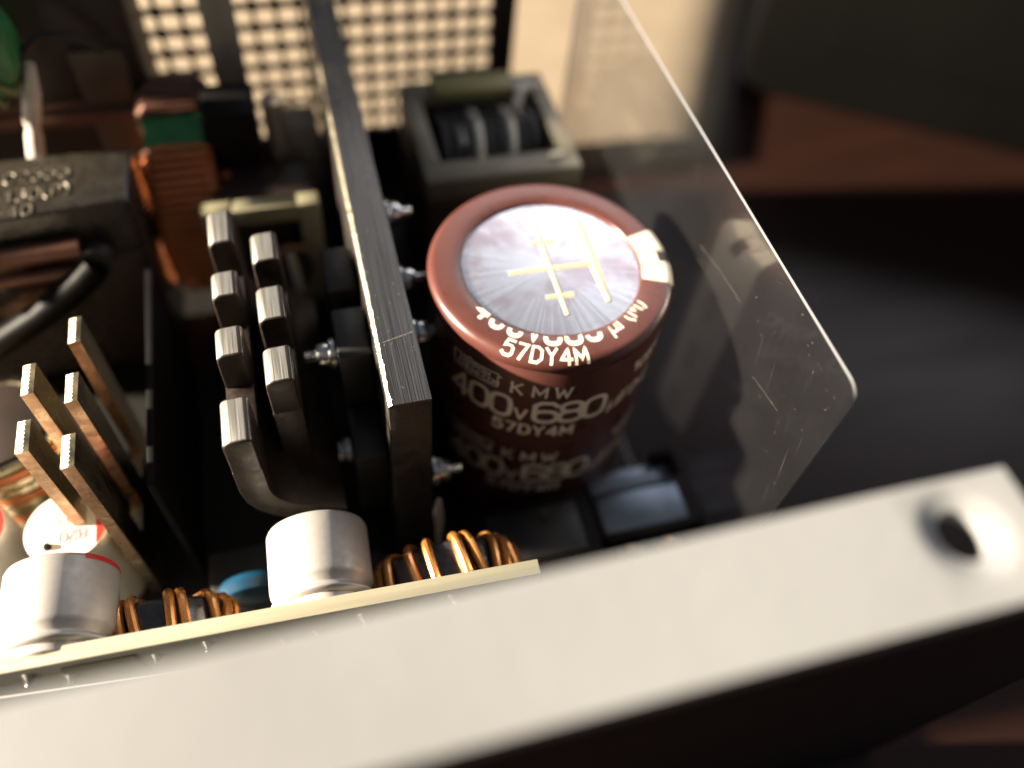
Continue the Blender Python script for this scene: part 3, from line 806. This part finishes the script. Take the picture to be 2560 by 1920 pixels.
mb = MB(); mb.tube([(-90, 26.6, 30.3), (-68.2, 27.6, 30.0)], 1.2, 12); mb.build("copper_lead", 'pinkcopper', tr)
MB().lathe([(2.9, 0), (2.9, 2.0), (1.9, 2.0), (1.7, 1.0), (.01, 1.0)], (-65.6, 26.4, 31.8), 'y', 24).build("ring_terminal", 'plastic', tr)
sl = MB(); sl.tube([(-65.8, 26, 31.5), (-68, 25, 30), (-76, 24, 24.5), (-85, 23, 19.5), (-95, 22, 16)], 2.2, 12)
tag(sl.build("black_sleeved_wire", 'wireblack', origin=(-66, 26, 24)), "thick black sleeved wire slanting down from the transformer towards the copper tabs", "wire")

# ------------------------------------------------------------------ standing toroid behind the transformer
to = thing("toroid_coil", "standing toroid coil of orange wire with bare green core at its top", "coil", (-52, 52, 0))
cx, cy, cz, ri, ro, hw = -51.8, 54.5, 22, 11, 18.6, 4.7
MB().lathe([(ri, -hw), (ro, -hw), (ro, hw), (ri, hw), (ri, -hw)], (cx, cy, cz), 'x', 64, cap0=False, cap1=False).build("core", 'brownblock', to, angle=40)
MB().lathe([(ri, -hw - .04), (ro + .05, -hw - .04), (ro + .05, hw + .04), (ri, hw + .04)], (cx, cy, cz), 'x', 14, cap0=False, cap1=False, a0=92, a1=124).build("green_band", 'green', to, angle=40)
wr = .52
def turn(phi, hw_, ri_, ro_):
    u = Vector((0, math.cos(phi), math.sin(phi)))
    c = Vector((cx, cy, cz)); e = Vector((1, 0, 0))
    pts = []
    for a, b in ((ri_, -hw_ + 1), (ri_ + 1, -hw_), (ro_ - 1.2, -hw_), (ro_, -hw_ + 1.2), (ro_, 0), (ro_, hw_ - 1.2), (ro_ - 1.2, hw_), (ri_ + 1, hw_), (ri_, hw_ - 1)):
        pts.append(c + u * a + e * b)
    return pts
k_ = 0
for i in range(30):
    deg = 121 + i * 4.3
    mb = MB(); mb.tube(turn(D2R(deg), hw + wr, ri - wr, ro + wr), wr, 8, True)
    mb.build("turn", 'darkwire', to)
for i in range(11):
    deg = 58 + i * 4.2
    mb = MB(); mb.tube(turn(D2R(deg), hw + wr, ri - wr, ro + wr), wr, 8, True)
    mb.build("turn", 'pinkcopper', to)
# pinkish bundle of copper behind
mb = MB()
for k_, (yy, zz) in enumerate(((58, 36.5), (60, 37.4), (62, 36.2), (59.4, 34.9))):
    mb.tube([(-95, yy, zz), (-70, yy + .3, zz), (-50.5, yy, zz - .2), (-48.2, yy, zz - 2.5)], 1.15, 8)
tag(mb.build("copper_wire_bundle", 'pinkcopper', origin=(-65, 59, 36)), "dull pinkish copper wire bundle running behind the transformer to the toroid", "wire")

# ------------------------------------------------------------------ dark block, green coil and lead at upper left
bb = thing("wrapped_block", "dark brown tape-wrapped block in the upper left corner before the vent panel", "transformer", (-72, 68, 0))
mb = MB(); mb.box(-100, -55.2, 60, 76, 2, 66); mb.build("body", 'brownblock', bb, bevel=1)
mb = MB(); mb.box(-66, -57.5, 58.8, 60, 28, 48); mb.build("label_tape", 'corefront', bb, bevel=.3)
gc = thing("green_coil", "bright green coated ring coil with yellow tape at the left border", "coil", (-78, 50, 40))
MB().lathe([(5, -3.5), (8.6, -3.5), (9.4, -2.5), (9.4, 2.5), (8.6, 3.5), (5, 3.5), (5, -3.5)], (-79.4, 50.5, 55.6), 'y', 40, cap0=False, cap1=False).build("ring", 'green', gc)
mb = MB()
for k_ in range(5):
    a = D2R(-40 - 18 * k_)
    mb.tube([(-79.4 + math.cos(a) * r, 50.5 + yy, 55.6 + math.sin(a) * r) for r, yy in ((4.6, -3.9), (9.7, -3.9), (9.9, 0), (9.7, 3.9), (4.6, 3.9))], .5, 6)
mb.build("winding", 'yellow', gc)
mb = MB(); mb.tube([(-74.6, 50, 35.0), (-73.4, 50, 39.2), (-73.0, 50, 40.7), (-72.6, 50, 42.2), (-71.0, 50, 47.0), (-69.9, 50, 50.0), (-69.3, 50.2, 52.0)], 1.3, 10,
                   taper=[1, 1, .8, 1.05, 1.1, .7, .5])
tag(mb.build("tinned_lead", 'rubber', origin=(-73, 50, 38)), "bright tinned lead rising behind the transformer at upper left", "wire")
mb = MB(); mb.tube([(-71, 51, 52.5), (-67.5, 53, 54.5), (-63.5, 55, 53.0), (-60, 57.5, 49)], .7, 8)
tag(mb.build("dark_wire_loop", 'plastic', origin=(-66, 54, 52)), "thin dark wire loop leaving the top of the bright lead", "wire")

# ------------------------------------------------------------------ objects in front of the vent panel
mb = MB(); mb.box(-44.2, -38.7, 62, 63.4, 0, 66)
tag(mb.build("grey_plate", 'greyplate', origin=(-41.5, 62.5, 0), bevel=.15), "narrow grey upright plate in front of the vent panel", "heat sink")
bk = thing("black_relay", "tall black box standing before the grey plate and vent panel", "relay", (-42.5, 48, 0))
mb = MB(); mb.box(-46.4, -37.9, 45, 54, 1, 43.5); mb.build("housing", 'softblack', bk, bevel=.5)
mb = MB(); mb.box(-37.85, -33.6, 46, 52, 1, 26); mb.build("side_block", 'softblack', bk, bevel=.5)
mb = MB(); mb.tube([(-35.2, 50, 26), (-35.0, 50, 42.3)], 1.9, 14, taper=[1, 1]); mb.build("grey_sleeve", 'greyblock', bk)
fb = thing("grey_film_capacitor", "plain grey-brown square block close to the long bar below the vent panel", "capacitor", (-31.3, 52, 0))
mb = MB(); mb.box(-35.0, -27.9, 50, 56, 16, 36.2); mb.build("case", 'greyblock', fb, bevel=.5)
for sx in (-33.5, -29.5):
    mb = MB(); mb.tube([(sx, 53, 0), (sx, 53, 16)], .4, 6); mb.build("lead", 'steel', fb)
# orange spot of a wire end among the black parts
mb = MB(); mb.tube([(-45.2, 43.6, 33), (-43.6, 43.2, 30.5), (-42.8, 43.8, 28)], .9, 8)
tag(mb.build("orange_wire_end", 'darkwire', origin=(-44, 43, 30)), "short orange wire end in front of the tall black box", "wire")

# ------------------------------------------------------------------ cream bobbin transformer between the fins and the bar
bo = thing("bobbin_transformer", "small transformer with cream plastic frame behind the metal fins", "transformer", (-39.5, 33, 0))
def frame_y(mb, x0, x1, z0, z1, y0, y1, wl, wr_, wt, wb):
    mb.box(x0, x0 + wl, y0, y1, z0, z1); mb.box(x1 - wr_, x1, y0, y1, z0, z1)
    mb.box(x0 + wl, x1 - wr_, y0 + .01, y1, z1 - wt, z1); mb.box(x0 + wl, x1 - wr_, y0 + .01, y1, z0, z0 + wb)
mb = MB(); frame_y(mb, -48.9, -30.0, 12.6, 36.2, 30, 33, 4.8, 3.6, 3.4, 3.8); mb.build("front_frame", 'bobbin', bo, bevel=.3)
mb = MB(); mb.box(-48.2, -30.6, 33.1, 46, 10, 32.6); mb.build("core", 'brownblock', bo, bevel=.4)
MB().lathe([(4.6, 0), (4.6, 1.6), (3.8, 2.0), (.01, 2.0)], (-37.2, 29.2, 22.8), 'y', 24).build("dark_winding", 'ferrite', bo)
mb = MB(); mb.tube([(-35.6, 28.6, 17.5), (-35.8, 28.2, 22.5), (-36.4, 29.0, 27.8)], .8, 8); mb.build("tinned_pin", 'solder', bo)
mb = MB(); mb.tube([(-38.5, 29, 26), (-36.2, 28.8, 28), (-33.8, 29, 27.2)], .8, 8); mb.build("winding_lead", 'pinkcopper', bo)

# ------------------------------------------------------------------ open framed choke behind the big capacitor
ck = thing("framed_choke", "boxy choke with beige frame and dark coil inside, behind the brown capacitor", "coil", (2.5, 46, 0))
X0, X1, Y0, Y1, ZT = -11.4, 17.2, 33.2, 62, 35
def wall_ring(mb, x0, x1, y0, y1, z0, z1, wl, wr_, wf, wb):
    mb.box(x0, x1, y0, y0 + wf, z0, z1); mb.box(x0, x1, y1 - wb, y1, z0, z1)
    mb.box(x0, x0 + wl, y0 + wf, y1 - wb, z0, z1 - .01); mb.box(x1 - wr_, x1, y0 + wf, y1 - wb, z0, z1 - .01)
mb = MB(); wall_ring(mb, X0, X1, Y0, Y1, 30.4, ZT, 3.4, 3.2, 5.2, 5.0); mb.build("beige_frame", 'core', ck, bevel=.4)
mb = MB(); wall_ring(mb, X0 + .1, X1 - .1, Y0 + .05, Y1, 1, 30.3, 3, 3, 5, 5); mb.build("taped_side", 'corefront', ck, bevel=.3)
mb = MB(); mb.box(X0 + 4, X1 - 4, Y0 + 6, Y1 - 6, 1, 24); mb.build("inner_core", 'softblack', ck)
mb = MB(); mb.box(X0 + 6, X1 - 7, Y1 - 6, Y1 - .5, ZT + .02, ZT + 1.4); mb.build("yellow_tape", 'yellow', ck, bevel=.3)
for i in range(9):
    xx = X0 + 5.6 + i * 2.1
    mb = MB()
    mb.tube([(xx, Y0 + 7, 22), (xx + .1, Y0 + 8, 29), (xx + .3, Y0 + 11, 33.6), (xx + .5, 47, 35.2), (xx + .6, Y1 - 9, 33.6), (xx + .8, Y1 - 7, 26)], .82, 8)
    mb.build("winding_turn", 'solder' if i in (3, 6) else 'ferrite', ck)  # silver turns paint glints among the dark ones
mb = MB(); mb.tube([(X1 - 8, 52, 33), (X1 - 6.4, 54, 36.5), (X1 - 5.6, 55.5, 36.8)], .9, 8); mb.build("glint_end", 'solder', ck)  # these bright ends are added as glints on the dark coil
mb = MB(); mb.tube([(X0 + 8, 50, 33), (X0 + 9, 47, 34.6), (X0 + 9.4, 44, 33.4)], .7, 8); mb.build("glint_end", 'solder', ck)
mb = MB(); mb.tube([(X1 - 3, 36.4, 35.4), (X1 - 5.4, 36.2, 35.5)], .5, 8); mb.build("glint_end", 'solder', ck)

# ------------------------------------------------------------------ black parts around the capacitor's foot
bx = thing("black_rectifier_block", "low black block in front of the brown capacitor's foot", "rectifier", (-2, -26, 0))
mb = MB(); mb.box(-15.5, 4.5, -31, -18.6, .05, 12.2); mb.build("body", 'softblack', bx, bevel=.6)
mb = MB(); mb.box(-13, 2, -29, -20.5, 12.25, 12.7); mb.build("raised_panel", 'plastic', bx, bevel=.2)
MB().lathe([(1.3, 0), (1.3, .4), (.01, .4)], (-3, -22, 12.7), 'z', 16).build("moulding_mark", 'plastic', bx)
ic = thing("black_socket_housing", "black plastic socket housing with blue-grey metal plates under the clear sheet", "socket", (13, -23, 0))
mb = MB(); mb.box(5.6, 21.6, -31.5, -14.0, .05, 8.2); mb.build("housing", 'plastic', ic, bevel=.7)
def rnd_frame(mb, x0, x1, y0, y1, z0, z1, wd):
    mb.box(x0, x1, y0, y0 + wd, z0, z1); mb.box(x0, x1, y1 - wd, y1, z0, z1)
    mb.box(x0, x0 + wd, y0 + wd, y1 - wd, z0, z1); mb.box(x1 - wd, x1, y0 + wd, y1 - wd, z0, z1)
mb = MB(); mb.box(6.6, 21.2, -18.6, -15.0, 8.25, 8.7); mb.build("rear_plate", 'steelblue', ic, bevel=.15)
mb = MB(); mb.box(6.6, 21.4, -26.0, -19.2, 8.25, 9.0); mb.build("metal_plate", 'steelblue', ic, bevel=.15)
mb = MB(); mb.box(5.4, 22.4, -28.2, -26.6, 8.25, 10.8); mb.box(21.9, 23.2, -31.8, -26.6, 2, 10.8); mb.build("front_rib", 'softblack', ic, bevel=.5)
mb = MB(); mb.box(18.4, 22.2, -14.9, -13.2, 8.3, 11); mb.box(21.3, 22.6, -18, -13.2, 8.3, 11); mb.build("corner_lip", 'softblack', ic, bevel=.5)
for xx in (9.5, 16):
    mb = MB(); mb.box(xx - 2.2, xx + 2.2, -31.2, -28.6, 8.25, 9.0); mb.build("contact_plate", 'steelblue', ic, bevel=.2)
    MB().lathe([(1.3, 0), (1.3, .5), (.9, .9), (.01, 1.0)], (xx, -29.9, 9.0), 'z', 16).build("terminal_screw", 'copperedge', ic)
ld = MB(); ld.tube([(-20.3, -20.6, 22), (-20.4, -20.7, 18), (-20.2, -20.6, 14.5), (-20.3, -20.7, 9), (-20.1, -20.6, 1)], .75, 10, taper=[.5, 1.1, 1.0, .6, .55])
tag(ld.build("tinned_wire", 'glue', origin=(-20.3, -20.6, 0)), "pale tinned wire standing at the front end of the long bar", "wire")
sc = MB(); sc.lathe([(2.6, 0), (2.6, 7), (2.2, 7.6), (.01, 7.7)], (-30.5, -22.5, 0), 'z', 24)
tag(sc.build("small_dark_capacitor", 'plastic', origin=(-30.5, -22.5, 0)), "small dark cylinder behind the right silver can", "capacitor")
lc = thing("dark_chip_carrier", "dark boxy part on the board beneath the left fins", "chip", (-46, -24, 0))
mb = MB(); mb.box(-55, -38, -27, -17, .05, 12); mb.build("body", 'plastic', lc, bevel=.5)
mb = MB(); mb.box(-47, -44.2, -27.6, -27.05, 5, 10); mb.build("side_clip", 'finside', lc, bevel=.2)
for i in range(4):
    mb = MB(); mb.box(-54 + i * 1.6, -53.1 + i * 1.6, -27.5, -27.05, 1, 10.5); mb.build("pin", 'tin', lc)

# ------------------------------------------------------------------ white-topped capacitors
def white_cap(label, c, first=None):
    if first is not None: return dup(first, c, label)
    x, y, z = c
    t = thing("white_top_capacitor", label, "capacitor", c, "white-topped round capacitors")
    MB().lathe([(5.4, -20), (5.6, -19.6), (5.6, -.5), (5.35, -.05)], (x, y, z), 'z', 48, cap1=False).build("can", 'canalu', t)
    MB().lathe([(5.35, -.05), (.01, 0)], (x, y, z), 'z', 48, cap0=False).build("printed_top", 'white', t)
    mb = MB(); q = [(5.3 * math.cos(D2R(a)), 5.3 * math.sin(D2R(a))) for a in range(-42, 43, 6)]
    mb.add([(x + a, y + b, z + .04) for a, b in q], [tuple(range(len(q)))]); mb.build("red_segment", 'red', t)
    mb = MB()
    fl = lambda p: (x - p.x, y - p.y, z + .05)          # lettering is upside down to the camera
    text(mb, "820", -2.6, 1.0 - .2, 1.5, .22, fl, step=.3)
    text(mb, "6.4V", -2.3, -1.4, 1.4, .2, fl, step=.3)
    text(mb, "3E", -1.0, -3.5, 1.4, .2, fl, step=.3)
    mb.build("printed_lettering", 'redink', t, smooth=False)
    MB().lathe([(.55, 0), (.45, .5), (.01, .6)], (x - 2.2, y - 2.7, z - .02), 'z', 12).build("dark_speck", 'softblack', t)
    return t
wc = white_cap("white-topped capacitor with red edge and upside-down lettering, under the copper tabs", (-71.6, -13.6, 22))
white_cap("white-topped capacitor cut off by the left border", (-85.0, -11.4, 22), wc)

# ------------------------------------------------------------------ vertical daughter board with its cans and coils
RZ = -1.9
db = thing("daughter_board", "pale vertical circuit board along the front, its bright top edge showing", "circuit board", (-11, -38, 0))
db.rotation_euler = (0, 0, D2R(RZ))
mb = MB()
xs0, xs1 = -100, -11
mb.box(xs0, xs1, -39.0, -37.0, 1, 33)
for i, f in enumerate(list(mb.f)):
    pass
mb.mi[1] = 1; mb.mi[3] = 1
mb.build("board", ['board', 'boardface'], db, bevel=.12)
def solder(x, z, s=1):
    return MB().lathe([(1.25 * s, 0), (1.0 * s, -.35 * s), (.5 * s, -.9 * s), (.35 * s, -1.7 * s), (.01, -1.8 * s)], (x, -39.02, z), 'y', 14, cap0=True, cap1=False).build("solder_joint", 'solder', db)
for x, z, s_ in ((-33.3, 29.6, 1.1), (-22.0, 30.4, 1.1), (-43.6, 26.6, .7), (-39.4, 27.4, .7), (-71.6, 30.6, .7), (-67.6, 29.0, .8), (-58, 29.5, .6), (-52, 30.5, .6), (-28, 27.5, .6)):
    solder(x, z, s_)
mb = MB(); mb.box(-68, -60, -39.35, -39.05, 22, 31.5); mb.build("pale_trace_pad", 'board', db, bevel=.1)
yoff = lambda x: (x + 11) * math.tan(D2R(RZ))
fm = MB(); fm.box(-100, -11.5, -41.7, -41.5, -11, 31.4)
film = fm.build("insulating_film", ['sheet', 'sheetedge'], origin=(-50, -41.6, -11), smooth=False)
film.rotation_euler = (0, 0, D2R(-4.6)); film.location = Vector((-50, -40.9, -11)) * U
for p in film.data.polygons:
    if abs(p.normal.z) > .5 or abs(p.normal.x) > .5: p.material_index = 1
tag(film, "thin clear insulating film standing between the pale board and the flange", "sheet")

def silver_can(label, c, first=None):
    if first is not None: return dup(first, c, label, RZ)
    x, y, z = c; r = 6.6
    t = thing("silver_can_capacitor", label, "capacitor", c, "silver cans on the daughter board")
    MB().lathe([(5.8, 0), (r - .05, .35), (r, .6), (r - .05, .8), (5.8, 1.3), (5.75, 1.6), (r - .1, 2.3), (r, 3.0), (r, 10.3), (r - .2, 10.8), (r - .9, 11.1), (.01, 11.15)], (x, y, z), 'y', 72, cap1=False).build("can", 'canalu', t, angle=60)
    MB().lathe([(.01, -1.25), (5.2, -1.25), (5.7, -.9), (5.75, -.02)], (x, y, z), 'y', 48, cap0=False, cap1=False).build("rubber_base", 'rubber', t)
    return t
zc = 27.3
sc1 = silver_can("matt silver can between the two copper toroids", (-38.3, -36.3 + .95, zc))
sc1.rotation_euler = (0, 0, D2R(RZ))
sc2 = silver_can("matt silver can with red edge at the lower left border", (-69.8, -34.6 + .05, zc + .5), sc1)
mb = MB(); mb.lathe([(6.64, 10.1), (6.66, 10.3), (6.46, 10.85), (5.8, 11.16)], (-38.3, -35.35, zc), 'y', 40, cap0=False, cap1=False, a0=-12, a1=50)
rb = mb.build("red_band", 'red', sc1); rb.parent = sc2

def small_toroid(label, c, turns, R, first=None):
    x, y, z = c
    t = thing("copper_toroid", label, "coil", c, "copper wound toroids")
    hw_, ri_ = 3.1, R - 5.2
    b = .7
    MB().lathe([(ri_, -hw_), (R - b, -hw_), (R - .2, -hw_ + .2), (R, -hw_ + b), (R, hw_ - b), (R - .2, hw_ - .2), (R - b, hw_), (ri_, hw_), (ri_, -hw_)], c, 'y', 72, cap0=False, cap1=False).build("core", 'ferrite', t, angle=60)
    wr_ = .66
    for ph in turns:
        a = D2R(ph)
        tl = random.uniform(-.03, .03)
        u = lambda yy: Vector((math.cos(a + tl * yy), 0, math.sin(a + tl * yy)))
        H, I_, O_ = hw_ + wr_ * .9, ri_ - wr_, R + wr_ * .95
        pts = []
        for rr, yy in ((I_, -H + 1), (I_ + .8, -H), (O_ - 1.6, -H), (O_ - .8, -H + .22), (O_ - .22, -H + .8), (O_, -H + 1.7), (O_ + .05, 0), (O_, H - 1.7), (O_ - .22, H - .8), (O_ - .8, H - .22), (O_ - 1.6, H), (I_ + .8, H), (I_, H - 1)):
            p = u(yy) * rr
            pts.append((x + p.x, y + yy, z + p.z))
        mb = MB(); mb.tube(pts, wr_, 10, True); mb.build("turn", 'wire', t)
    return t
small_toroid("copper wound black toroid to the right of the larger silver can, near the board's end", (-21.6, -33.3, 19.4), (160, 150, 139, 117, 103, 80, 69, 53, 42, 31, 19, 8), 9.9)
small_toroid("copper wound black toroid between the two silver cans", (-59.3, -32.0, 18.2), (160, 149, 113, 102, 75, 65, 40, 29, 14), 8.8)
mb = MB(); mb.lathe([(.01, -2.2), (3, -2.0), (5, -1.2), (5.7, 0), (5, 1.2), (3, 2.0), (.01, 2.2)], (-48.6, -24.5, 11.5), 'y', 36, cap0=False, cap1=False)
tag(mb.build("blue_disc_capacitor", 'blue', origin=(-48.3, -24.5, 5)), "blue rounded disc capacitor left of the middle silver can", "capacitor")

# ------------------------------------------------------------------ clear plastic sheet on the right
def rounded_sheet(x0, x1, y0, y1, z0, z1, r):
    q = [(y1, z0), (y1, z1)] + [(y0 + r - r * math.sin(D2R(a)), z1 - r + r * math.cos(D2R(a))) for a in range(0, 91, 10)] + [(y0, z0)]
    return MB().prism(q, x0, x1, 'x')
shm = rounded_sheet(22.8, 23.15, -37.2, 62, -11, 60.2, 2.6)
sh = shm.build("plastic_sheet", ['sheet', 'sheetedge'], origin=(23, 10, -11), smooth=False)
for p in sh.data.polygons:
    if abs(p.normal.x) < .5: p.material_index = 1
for i in range(11):
    y = random.uniform(-31, 4); z = random.uniform(14, 56); l = random.uniform(4, 15)
    if y + l > 30: continue
    mb = MB(); sl_ = random.uniform(-.30, -.12)
    q = [Vector((y + l * t, z + l * t * sl_ + .25 * math.sin(3 * t + i))) for t in [j / 10 for j in range(11)]]
    ribbon(mb, q, False, random.uniform(.03, .055), lambda p: (22.77, p.x, p.y))
    mb.build("long_scratch", 'scratch', sh, smooth=False)
mb = MB()
for i in range(48):
    y = -36 + abs(random.gauss(0, 1)) * 16; z = 59.6 - abs(random.gauss(0, 1)) * (17 if i % 2 else 5)
    if y > 30 or z < 8 or (y < -33 and z > 57): continue
    a = random.uniform(-.8, .8); l = random.uniform(.06, .30)
    ribbon(mb, [Vector((y, z)), Vector((y + l * math.cos(a), z + l * math.sin(a)))], False, random.uniform(.03, .065), lambda p: (22.76, p.x, p.y))
mb.build("dust_specks", 'scratch', sh, smooth=False, kind='stuff')
tag(sh, "clear scratched plastic sheet standing upright to the right of the brown capacitor", "sheet")

# ------------------------------------------------------------------ background
def pad_mesh():
    # thick cloth-covered pad, its right-hand border rolled down
    prof = [(-420, -13.9), (-420, 6)]
    mb = MB()
    n = 12
    A0, B0 = Vector((-300, 88)), Vector((80, 86))          # near edge
    A1, B1 = Vector((-300, 520)), Vector((330, 520))       # far edge
    r = 26
    rows = []
    for t in [i / 8 for i in range(9)]:
        a, b = A0.lerp(A1, t), B0.lerp(B1, t)
        top = -4
        row = [(a.x, a.y, -13.9), (a.x, a.y, top), (a.x * .5 + b.x * .5, a.y * .5 + b.y * .5, top)]
        for q in (0, 15, 30, 45, 60, 75, 90):
            row.append((b.x - r + r * math.sin(D2R(q)), b.y, top - 9 + 9 * math.cos(D2R(q))))
        row.append((b.x, b.y, -13.9))
        rows.append(row)
    k = len(rows[0])
    vs = [p for rw in rows for p in rw]
    fs = [(j * k + i, j * k + i + 1, (j + 1) * k + i + 1, (j + 1) * k + i) for j in range(8) for i in range(k - 1)]
    mb.add(vs, fs)
    mb.add(rows[0], [tuple(range(k))]); mb.add(rows[-1], [tuple(range(k))])
    return mb
tag(pad_mesh().build("cream_pad", 'pad', origin=(0, 200, -14), angle=60), "sunlit cream pad lying on the table behind the vent panel", "pad")
fbx = thing("black_box", "large black box standing on the dark table in the upper right", "box", (180, 140, -14))
ang = math.atan2(71.3 - 115.8, 173.6 - 100.1)
ux, uy = math.cos(ang), math.sin(ang)
P0 = Vector((100, 116)); 
def bq(a, b): return (P0.x + ux * a - uy * b, P0.y + uy * a + ux * b)
mb = MB(); mb.prism([bq(0, 0), bq(260, 0), bq(260, 120), bq(0, 120)], -13.9, 62, 'z'); mb.build("shell", 'farblack', fbx, bevel=3)
mb = MB(); mb.prism([bq(20, -1), bq(240, -1), bq(240, -.1), bq(20, -.1)], 4, 56, 'z'); mb.build("front_panel", 'farblack', fbx, bevel=.4)
